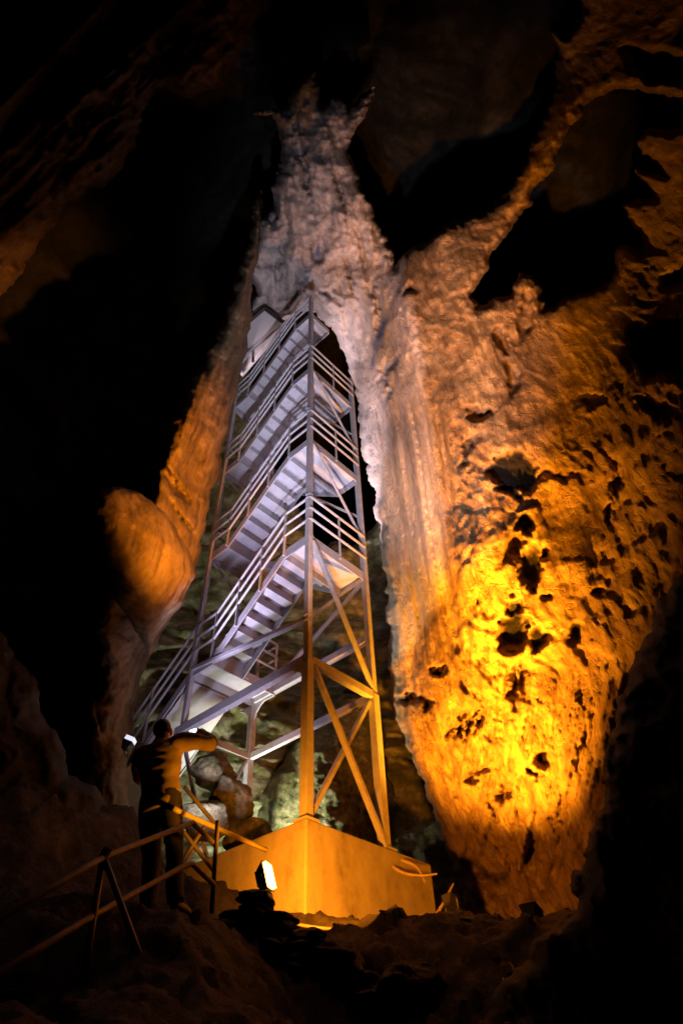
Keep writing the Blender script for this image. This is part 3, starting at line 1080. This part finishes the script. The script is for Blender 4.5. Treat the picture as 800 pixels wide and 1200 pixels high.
    for vv in (-.03, 1.03):
        p0, p1 = T(WU + 2.3, vv, HH - 1.75), T(WU, vv, HH)
        rails([p0, p1], posts=[p0, (p0 + p1) / 2, p1], parent=f)
    return t


tower()


def board():
    p = [hd(*q, 13.0) for q in ((310, 361), (335, 380), (283, 440), (279, 426), (291, 378))]
    zs = 20.6
    p = [ray(*q) * zs for q in ((310, 361), (335, 380), (283, 440), (276, 432), (290, 378))]
    c = np.mean(p, axis=0)
    t = thing('wall_board', 'plain white board wall beside the topmost flight under the pale rock', 'board', c)
    m = MB()
    m.prism(p, fw * .25)
    m.build('panel', M_WHITE, t)
    for q0, q1 in (((310, 361), (335, 380)), ((310, 361), (290, 378))):
        g = MB()
        g.beam(ray(*q0) * (zs - .08), ray(*q1) * (zs - .08), .1, .1)
        g.build('edge_trim', M_BLACK, t)
    r = thing('handrail', 'thin grey handrail crossing the white board at the top of the tower', 'handrail', ray(300, 420) * 20)
    b = MB()
    b.tube([ray(336, 376) * 20.0, ray(282, 422) * 20.0], .03)
    b.build('rail', M_RAIL, r)
    b = MB()
    b.beam(ray(297, 411) * 20.0, ray(296.5, 424) * 19.6, .07, .05)
    b.build('post', M_RAIL, r)


board()


# ------------------------------------------------------------------ boulders
BOUL = [[(292, 1010), (300, 960), (308, 930), (325, 897), (345, 868), (372, 838), (402, 814), (428, 812), (446, 840), (456, 900), (470, 960), (476, 1010)]]
o = rock_mass('boulder', M_BOULD, BOUL, [], tps([(300, 980, 11.2), (330, 890, 11.9), (400, 815, 12.8), (440, 850, 12.6), (460, 960, 11.8), (390, 930, 11.0), (370, 880, 11.6)]),
              lambda x, y, P, sd: fbm(P * .8, 3) * .3 - (ridged(P * 2.2, 5) - .2) * .14 - ridged(P * 7, 3) * .03, step=2, thick=1.2, edge=34, edge_z=.9, jit=7)
tag(o, 'huge leaning mossy boulder standing behind the plinth and the corner post', 'boulder')
for i, (px, py, d, rad, lab) in enumerate([
        (252, 905, 9.8, (.42, .40, .30), 'pale green boulder just right of the person, under the entry flight'),
        (270, 938, 9.6, (.45, .4, .42), 'rounded greenish boulder in front of the thin back post'),
        (238, 958, 9.2, (.38, .35, .28), 'greenish rock behind the crossing rails beside the plinth'),
        (292, 985, 9.7, (.35, .35, .3), 'small greenish rock at the foot of the leaning boulder'),
        (478, 1160, 5.9, (.30, .28, .16), 'low angular stone on the dark earth below the plinth'),
        (375, 1140, 6.1, (.45, .35, .2), 'flat earth covered slab right of the cairn')]):
    boulder('boulder', lab, 'boulder', hd(px, py, d), rad, i + 2, M_BOULD if i < 4 else M_GROUND, rot=(random.uniform(-.3, .3), random.uniform(-.3, .3), random.uniform(0, 3)))

# ------------------------------------------------------------------ cairn and floodlights
CA = hd(300, 1060, 6.1)
rs = np.random.RandomState(5)
zc = 1.15
top_z = hd(312, 1050, 6.1)[2]
rows = 13
for k in range(rows):
    f = k / (rows - 1)
    z = .75 + (top_z - .77) * f
    n = 5 if f < .5 else (4 if f < .7 else (3 if f < .9 else 1))
    half = .42 * (1 - f) ** .8 + .07
    for j in range(n):
        off = (j - (n - 1) / 2) * half * 1.1 + rs.uniform(-.05, .05)
        boulder('stone', 'flat dark stone stacked in the cairn under the floodlight', 'stone',
                (CA[0] + off, CA[1] + rs.uniform(-.2, .14) * (1.2 - f), z), (rs.uniform(.13, .2), rs.uniform(.12, .19), rs.uniform(.045, .07)), 40 + k * 4 + j, M_DARK,
                rot=(rs.uniform(-.12, .12), rs.uniform(-.12, .12), rs.uniform(0, 3)), sub=4, rough=.25, group='flat stones stacked under the floodlight')


def floodlight(label, pos, tgt, lens_mat, size=(.17, .13, .09), group=None, lamp=None, bulge=.004):
    pos, tgt = np.asarray(pos), np.asarray(tgt)
    t = thing('floodlight', label, 'floodlight', pos - np.array([0, 0, size[1] + .02]), group)
    d = tgt - pos
    d = d / np.linalg.norm(d)
    sx = np.cross(d, [0, 0, 1])
    sx /= np.linalg.norm(sx)
    sy = np.cross(sx, d)
    w_, h_, dp = size
    m = MB()
    # tapered housing, open front
    ring = lambda s, z: [pos + d * z + sx * (i * w_ * s) + sy * (j * h_ * s) for i, j in ((-1, -1), (1, -1), (1, 1), (-1, 1))]
    vs = ring(.62, -dp) + ring(1, dp * .5) + ring(.9, dp * .5) + ring(.86, dp * .25)
    fs = [(3, 2, 1, 0)]
    for a in (0, 4, 8):
        for k in range(4):
            fs.append((a + k, a + (k + 1) % 4, a + 4 + (k + 1) % 4, a + 4 + k))
    fs.append((12, 13, 14, 15))
    m.add(vs, fs)
    hs = m.build('housing', M_BLACK, t)
    for k in range(5):
        m = MB()
        c = pos - d * (dp * 1.15) + sx * (k - 2) * w_ * .25
        m.box(c, d * dp * .3, sx * .006, sy * h_ * .55)
        m.build('fin', M_BLACK, hs)
    g = MB()
    g.box(pos + d * (dp * .3 + bulge), sx * w_ * .84, sy * h_ * .84, d * bulge)
    g.build('lens', lens_mat, t)
    b = MB()
    base = pos - np.array([0, 0, h_ + .07])
    b.tube([pos + sx * (w_ + .015), base + sx * (w_ + .015), base - sx * (w_ + .015), pos - sx * (w_ + .015)], .012, 6)
    b.build('bracket', M_BLACK, t)
    if lamp:
        spot(lamp, pos + d * (dp * .5 + bulge * 2 + .04), tgt)
    return t


P_C = hd(311, 1028, 6.1)
floodlight('lit floodlight on top of the cairn aimed at the plinth corner', P_C, P_C + np.array([.95, -.30, .30]), M_LAMP, size=(.075, .115, .05), bulge=.02)
spot('cairn', P_C + np.array([.13, .06, .06]), P_C + np.array([.42, 1.1, .38]))
LAMPS['glow'] = (P_C + np.array([.10, -.10, .16]), hd(212, 925, 6.7), SODIUM, 95, 62, .9, .05)
spot('glow')
P_S = hd(462, 1074, 7.7)
floodlight('small dark floodlight lying on the earth against the plinth', P_S, P_S + np.array([.6, .3, .5]), M_DEAD, size=(.09, .09, .08))
p, t_ = LAMPS['stair'][0], LAMPS['stair'][1]
floodlight('round edged cool lamp at the foot of the entry flight behind the person', p, t_, M_COOLG, size=(.08, .08, .06), bulge=.04)
d_ = (t_ - p) / np.linalg.norm(t_ - p)
spot('stair', p + d_ * .20, t_)
for key, lab, sz in (('wall', 'dark floodlight on the earth right of the plinth, turned up to the orange wall', .085),
                     ('upper_wall_fill', 'added dark fill floodlight among the loose cables at the foot of the orange wall', .085),
                     ('column', 'added dark floodlight half hidden by the near black rock at lower right', .08)):
    p, t_ = LAMPS[key][0], LAMPS[key][1]
    floodlight(lab, p, t_, M_DEAD, size=(sz, sz, .06))
    d_ = (t_ - p) / np.linalg.norm(t_ - p)
    spot(key, p + d_ * .08, t_)
for key in ('landing', 'ridge', 'spire_fill', 'pillar', 'board', 'back'):
    spot(key)


# ------------------------------------------------------------------ path with railings
def railing():
    p0 = hd(-60, 1112, 3.7)
    t = thing('path_railing', 'rusty pipe railing with two rails climbing the dark path at lower left', 'railing', hd(122, 1005, 4.9) - np.array([0, 0, 1.0]))
    a, b, c = hd(-60, 1110, 3.6), hd(121, 1005, 4.9), hd(213, 969, 5.8)
    m = MB()
    m.tube([a, b, c, hd(226, 964, 5.95), hd(252, 990, 6.25)], .022)
    m.build('top_rail', M_RUST, t, smooth=True)
    m = MB()
    m.tube([hd(-60, 1176, 3.6), hd(108, 1074, 4.9), hd(212, 1017, 5.85), hd(225, 1012, 5.95), hd(250, 1036, 6.2)], .022)
    m.build('mid_rail', M_RUST, t, smooth=True)
    for (x0, y0, x1, y1, d0, d1) in ((121, 1003, 92, 1190, 4.9, 4.9), (124, 1010, 198, 1215, 4.9, 4.75), (255, 962, 248, 1070, 6.22, 6.22)):
        m = MB()
        m.tube([hd(x0, y0, d0), hd(x1, y1, d1)], .021)
        m.build('post', M_RUST, t, smooth=True)
    m = MB()
    q = hd(121, 1004, 4.9)
    m.tube([q - np.array([.02, 0, .05]), q + np.array([.02, 0, .05])], .032)
    m.build('clamp', M_RUST, t)
    r = thing('path_railing', 'bright yellow lit pipe rail running from the person to the plinth', 'railing', hd(262, 1030, 6.6))
    m = MB()
    m.tube([hd(203, 947, 6.25), hd(212, 952, 6.4), hd(312, 996, 7.4)], .026)
    m.build('top_rail', M_YEL_LIT, r, smooth=True)
    for (x0, y0, x1, y1, d0, d1) in ((216, 922, 256, 970, 6.6, 6.9), (215, 975, 250, 1020, 6.6, 6.9), (240, 968, 212, 1012, 6.7, 6.7)):
        m = MB()
        m.tube([hd(x0, y0, d0), hd(x1, y1, d1)], .02)
        m.build('brace', M_RUST, r, smooth=True)


railing()


def path():
    m = MB()
    a, b = np.array([-1.0, .6, -1.35]), np.array([-2.05, 6.3, 1.5])
    n = 17
    dr = (b - a)[:2] / np.linalg.norm((b - a)[:2])
    s3 = np.array([dr[1], -dr[0], 0]) * .48
    prof = []
    for i in range(n):
        p, q = a + (b - a) * (i / n), a + (b - a) * ((i + 1) / n)
        prof += [(p[0], p[1], q[2]), (q[0], q[1], q[2])]
    prof += [(b[0], b[1], b[2] - .7), (a[0], a[1], a[2] - .5)]
    m.prism([np.array(q) - s3 for q in prof], 2 * s3)
    o = m.build('path', M_GROUND, bevel=.015)
    tag(o, kind='structure')


path()


# ------------------------------------------------------------------ cables and sticks on the ground
def gpath(pts, lift=.03):
    out = []
    P = [np.array(hd(x, y, d)) for x, y, d in pts]
    for i in range(len(P) - 1):
        for k in range(8):
            f = k / 8
            p_ = P[i - 1] if i else P[i]
            n_ = P[i + 2] if i + 2 < len(P) else P[i + 1]
            q = .5 * ((2 * P[i]) + (P[i + 1] - p_) * f + (2 * p_ - 5 * P[i] + 4 * P[i + 1] - n_) * f * f + (3 * P[i] - p_ - 3 * P[i + 1] + n_) * f ** 3)
            out.append(q)
    out.append(P[-1])
    return out


for lab, pts in (('loose brown cable looping over the earth towards the dark rock, uppermost strand', [(500, 1082, 7.2), (560, 1078, 6.8), (600, 1100, 6.3), (650, 1140, 5.7), (672, 1160, 5.5)]),
                 ('loose brown cable curling downwards over the earth, middle strand', [(515, 1085, 7.0), (560, 1090, 6.6), (590, 1120, 6.1), (610, 1145, 5.8), (655, 1150, 5.5)]),
                 ('loose brown cable sagging lowest over the earth beside the dark rock', [(505, 1090, 7.0), (548, 1088, 6.7), (572, 1110, 6.2), (590, 1150, 5.8), (600, 1165, 5.6)]),
                 ('thin dark cable lying along the bottom edge of the plinth', [(330, 1080, 7.5), (380, 1088, 7.4), (440, 1090, 7.5), (470, 1082, 7.7), (500, 1070, 8.0)])):
    m = MB()
    m.tube(gpath(pts), .016, 6)
    q = m.build('cable', M_CABLE, smooth=True, at=hd(*pts[0]))
    tag(q, lab, 'cable')
m = MB()
_c0 = P_C + np.array([-.02, .02, -.12])
m.tube([_c0, _c0 + np.array([-.12, -.02, -.10]), _c0 + np.array([-.22, -.05, -.32]), _c0 + np.array([-.30, -.10, -.62]), _c0 + np.array([-.55, -.15, -.75])], .011, 6)
tag(m.build('cable', M_BLACK, smooth=True, at=_c0), 'black lamp cable hanging down the left side of the cairn', 'cable')
for lab, pts in (('crooked pale stick lying over the right end of the plinth', [(446, 1004, 9.3), (470, 1022, 9.0), (495, 1026, 8.9), (512, 1024, 8.9)]),
                 ('short pale twig curving over the plinth edge above the crooked stick', [(470, 1008, 9.2), (488, 1016, 9.1), (498, 1034, 8.9)]),
                 ('thin upright stick leaning on the rock right of the plinth', [(508, 1078, 8.6), (520, 1058, 8.8), (531, 1036, 9.0)])):
    m = MB()
    pp = gpath(pts)
    m.tube(pp, list(np.linspace(.028, .012, len(pp))), 6)
    q = m.build('stick', M_WOOD, smooth=True, at=hd(*pts[0]))
    tag(q, lab, 'stick')


# ------------------------------------------------------------------ the person
M_JACKET = paint_mat('jacket_cloth', (.40, .28, .15), .85, dirt=.5, dirtc=(.06, .05, .035), scale=7)
M_TROUS = paint_mat('trouser_cloth', (.035, .03, .028), .9, dirt=.4, scale=8)
M_SKIN = paint_mat('skin', (.46, .25, .17), .55, dirt=.2, dirtc=(.35, .15, .10), scale=12)
M_HAIR = paint_mat('hair', (.03, .02, .014), .6, dirt=.5, scale=40)
M_SHOE = plain('shoe_leather', (.03, .025, .02), .6)


def skin_mesh(name, m, parent, chains, root=0, sub=2):
    """chains of (point, radius); a chain that starts with an index grows from that vertex"""
    vs, es, rr = [], [], []
    for ch in chains:
        prev = None
        for it in ch:
            if isinstance(it, int):
                prev = it
                continue
            p, r = it
            vs.append(p)
            rr.append(r)
            if prev is not None:
                es.append((prev, len(vs) - 1))
            prev = len(vs) - 1
    me = bpy.data.meshes.new(name)
    me.from_pydata(vs, es, [])
    o = bpy.data.objects.new(name, me)
    C.objects.link(o)
    sk = o.modifiers.new('skin', 'SKIN')
    sk.use_smooth_shade = True
    if not me.skin_vertices:
        bpy.context.view_layer.update()
    lay = me.skin_vertices[0].data
    for i, r in enumerate(rr):
        r = r if hasattr(r, '__len__') else (r, r)
        lay[i].radius = r
        lay[i].use_root = (i == root)
    sb = o.modifiers.new('sub', 'SUBSURF')
    sb.levels = sb.render_levels = sub
    bpy.context.view_layer.update()
    dg = bpy.context.evaluated_depsgraph_get()
    me2 = bpy.data.meshes.new_from_object(o.evaluated_get(dg))
    me2.name = name
    o.modifiers.clear()
    o.data = me2
    me2.materials.clear()
    me2.materials.append(m)
    o.parent = parent
    return o


def person():
    head = hd(188, 843, 6.6)
    base = np.array([head[0] + .37 * math.cos(math.radians(14)), head[1] - .37 * math.sin(math.radians(14)), head[2] - 1.90])
    t = thing('person', 'person in a brown jacket seen from behind, both hands raised to a small camera', 'person', base)
    t.rotation_euler = (0, math.radians(-11), math.radians(-14))
    t.scale = (1.10, 1.10, 1.10)
    # joints: x right, y forward, z up
    RS, RE, RW = (.19, .00, 1.43), (.44, .12, 1.40), (.275, .29, 1.66)
    LS, LE, LW = (-.19, .00, 1.43), (-.28, .20, 1.36), (.03, .34, 1.65)
    ch = [[((0, 0, .95), .135), ((0, .0, 1.10), .125), ((0, .01, 1.27), .14), ((0, .01, 1.41), .12), ((0, .02, 1.50), .058), ((.01, .035, 1.57), .072), ((.01, .04, 1.645), .088), ((.01, .035, 1.70), .072)],
          [6, ((.012, .125, 1.625), .022)],                                   # nose
          [5, ((.01, .085, 1.555), .045)],                                    # jaw
          [6, ((.098, .03, 1.63), .016)], [6, ((-.08, .03, 1.63), .016)],     # ears
          [3, (RS, .058), (RE, .042), (RW, .028), ((.245, .335, 1.725), (.034, .018))]]
    n = sum(1 for c in ch for q in c if not isinstance(q, int))
    rh = n - 1
    hx, hy, hz = .245, .335, 1.725
    for k in range(4):                                                        # right fingers curl round the camera
        z = hz + .032 - .02 * k
        ln = (.9, 1.0, .95, .75)[k]
        ch.append([rh, ((hx - .01, hy + .04 * ln, z), .0095), ((hx - .035 * ln, hy + .062 * ln, z), .009), ((hx - .058 * ln, hy + .058, z), .008)])
    ch.append([rh, ((hx - .012, hy - .012, hz - .035), .011), ((hx - .04, hy + .0, hz - .04), .0095)])
    n = sum(1 for c in ch for q in c if not isinstance(q, int))
    ch.append([3, (LS, .058), (LE, .042), (LW, .028), ((.075, .36, 1.69), (.034, .018))])
    lh = n + 3
    hx, hy, hz = .075, .36, 1.69
    for k in range(4):
        ln = (.9, 1.0, .95, .75)[k]
        x = hx + .03 - .02 * k
        ch.append([lh, ((x + .01, hy + .03, hz + .035 * ln), .0095), ((x + .02, hy + .02, hz + .065 * ln), .009), ((x + .028, hy + .0, hz + .085 * ln), .008)])
    ch.append([lh, ((hx + .04, hy - .02, hz + .015), .011), ((hx + .055, hy - .02, hz + .045), .0095)])
    RH, RK, RA, RF = (.10, 0, .90), (.115, .02, .50), (.13, -.03, .10), (.14, .13, .045)
    LH, LK, LA, LF = (-.10, 0, .90), (-.115, .06, .52), (-.12, .03, .12), (-.13, .19, .06)
    ch.append([0, (RH, .088), (RK, .056), (RA, .038), (RF, (.04, .028))])
    ch.append([0, (LH, .088), (LK, .056), (LA, .038), (LF, (.04, .028))])
    skin_mesh('body', M_SKIN, t, ch)
    def loft(b, secs, n=28, fold=.010, seed=0):
        # secs: centre, (half width along x-ish, half depth), fold strength; frame follows the path
        P = [np.array(q[0], float) for q in secs]
        ts = np.linspace(0, len(P) - 1, (len(P) - 1) * 7 + 1)
        rings = []
        pos = []

        def cr(A, t):
            i_ = min(int(t), len(A) - 2)
            f = t - i_
            a0, a1, a2, a3 = A[max(i_ - 1, 0)], A[i_], A[i_ + 1], A[min(i_ + 2, len(A) - 1)]
            return .5 * (2 * a1 + (a2 - a0) * f + (2 * a0 - 5 * a1 + 4 * a2 - a3) * f * f + (3 * a1 - a0 - 3 * a2 + a3) * f ** 3)
        R_ = [np.array(q[1], float) for q in secs]
        for t_ in ts:
            c, r = cr(P, t_), cr(R_, t_)
            e = cr(P, min(t_ + .05, len(P) - 1)) - cr(P, max(t_ - .05, 0))
            e /= np.linalg.norm(e)
            ref = np.array([1.0, 0, 0]) if abs(e[2]) > .6 else np.array([0, 0, 1.0])
            sx = ref - e * (ref @ e)
            sx /= np.linalg.norm(sx)
            sy = np.cross(e, sx)
            an = np.arange(n) * 2 * math.pi / n
            q = c + np.outer(np.cos(an) * r[0], sx) + np.outer(np.sin(an) * r[1], sy)
            f = fbm(q * np.array([9, 9, 16]) + seed, 3) * fold * 1.6 + ridged(q * np.array([5, 5, 13]) + seed + 7, 3) * fold
            q = q + (q - c) / np.linalg.norm(q - c, axis=1)[:, None] * f[:, None]
            rings.append(q)
        vs = np.concatenate(rings)
        fs = []
        m_ = len(rings)
        for i_ in range(m_ - 1):
            for k_ in range(n):
                fs.append((i_ * n + k_, i_ * n + (k_ + 1) % n, (i_ + 1) * n + (k_ + 1) % n, (i_ + 1) * n + k_))
        fs += [tuple(range(n))[::-1], tuple((m_ - 1) * n + k_ for k_ in range(n))]
        b.add(vs, fs)

    def local_build(b, name, m):
        o = b.build(name, m, None, smooth=True)
        o.parent = t
        return o
    b = MB()
    loft(b, [((0, -.01, .82), (.175, .135)), ((0, -.005, .95), (.178, .14)), ((0, 0, 1.08), (.170, .128)), ((0, .0, 1.25), (.19, .14)), ((0, 0, 1.37), (.205, .132)), ((0, .005, 1.445), (.16, .11)), ((0, .012, 1.49), (.082, .078)), ((0, .015, 1.525), (.07, .07))], 36, .012, 1)
    loft(b, [((.10, 0, 1.41), (.085, .085)), ((.19, .0, 1.43), (.088, .085)), ((.32, .05, 1.425), (.075, .07)), (RE, (.066, .064)), ((.375, .20, 1.52), (.056, .054)), ((.285, .28, 1.64), (.045, .043))], 24, .012, 3)
    loft(b, [((-.10, 0, 1.41), (.085, .085)), ((-.19, .0, 1.42), (.088, .085)), ((-.25, .09, 1.385), (.075, .07)), (LE, (.066, .064)), ((-.15, .28, 1.50), (.056, .054)), ((.0, .33, 1.63), (.045, .043))], 24, .012, 5)
    local_build(b, 'jacket', M_JACKET)
    b = MB()
    loft(b, [((.085, 0, .98), (.092, .12)), ((.095, 0, .84), (.098, .115)), ((.105, .01, .68), (.088, .095)), (RK, (.072, .074)), ((.122, -.005, .3), (.066, .07)), ((.13, -.03, .075), (.062, .068))], 24, .009, 9)
    loft(b, [((-.085, 0, .98), (.092, .12)), ((-.095, 0, .84), (.098, .115)), ((-.107, .03, .69), (.088, .095)), (LK, (.072, .074)), ((-.118, .045, .32), (.066, .07)), ((-.12, .03, .095), (.062, .068))], 24, .009, 12)
    local_build(b, 'trousers', M_TROUS)
    for (a, f) in ((RA, RF), (LA, LF)):
        skin_mesh('shoe', M_SHOE, t, [[((a[0], a[1] - .05, a[2] - .045), (.045, .045)), ((a[0] + .003, a[1] + .04, a[2] - .045), (.048, .045)), ((f[0], f[1], f[2] + .0), (.05, .038)), ((f[0], f[1] + .06, f[2] - .005), (.042, .028))]])
    hr = skin_mesh('hair', M_HAIR, t, [[((.01, .0, 1.575), (.062, .05)), ((.01, .012, 1.645), (.102, .098)), ((.01, .03, 1.705), (.085, .09)), ((.01, .07, 1.715), (.06, .05))]])
    return t, base


def local(base, p, ang=-14):
    a = math.radians(ang)
    p = np.array(p) * 1.10
    ty = math.radians(-11)
    p = np.array([p[0] * math.cos(ty) + p[2] * math.sin(ty), p[1], -p[0] * math.sin(ty) + p[2] * math.cos(ty)])
    return np.array([base[0] + p[0] * math.cos(a) - p[1] * math.sin(a), base[1] + p[0] * math.sin(a) + p[1] * math.cos(a), base[2] + p[2]])


pt, pbase = person()
_a = math.radians(-14)
_o = local(pbase, (0, 0, 0))
_x, _y, _z = [(local(pbase, q) - _o) / 1.10 for q in ((1, 0, 0), (0, 1, 0), (0, 0, 1))]
cc = local(pbase, (.175, .375, 1.745))
ct = thing('compact_camera', 'small camera with a glowing screen held up by the person', 'camera', cc - _z * .035)
m = MB()
m.box(cc, _x * .058, _y * .014, _z * .036)
m.build('camera_body', M_BLACK, ct, bevel=.006)
m = MB()
m.box(cc - _y * .0158, _x * .042, _y * .0015, _z * .029)
m.build('screen', M_SCREEN, ct)
m = MB()
m.tube([cc + _y * .014, cc + _y * .04], .024, 16)
m.build('lens', M_BLACK, ct)


def rubble():
    import bmesh
    rs = np.random.RandomState(11)
    b = MB()
    ico = bmesh.new()
    bmesh.ops.create_icosphere(ico, subdivisions=2, radius=1)
    co0 = np.array([v_.co[:] for v_ in ico.verts])
    fa = [tuple(v_.index for v_ in f.verts) for f in ico.faces]
    ico.free()
    n = 0
    while n < 600:
        x, y = rs.uniform(-3.2, 3.6), rs.uniform(3.2, 8.6)
        if x < -.4 or -2.6 < x < -1.1 and y < 6.4 and abs(x - (-1.0 - 1.05 * (y - .6) / 5.7)) < .55:
            continue
        r = .012 + .035 * rs.rand() ** 3
        q = co0
        for _ in range(5):
            nn = rs.normal(size=3)
            nn /= np.linalg.norm(nn)
            q = q - np.maximum(q @ nn - rs.uniform(.4, .75), 0)[:, None] * nn
        q = q * r * np.array([1, rs.uniform(.6, 1), rs.uniform(.25, .5)])
        a = rs.uniform(0, 6.28)
        q = q @ np.array([[math.cos(a), -math.sin(a), 0], [math.sin(a), math.cos(a), 0], [0, 0, 1]])
        z = float(gz(x, y))
        b.add(q + np.array([x, y, z + r * .05]), fa)
        n += 1
    o = b.build('rubble', M_GROUND)
    tag(o, 'loose broken stones strewn over the dark earth below the plinth', 'rubble', kind='stuff')


rubble()
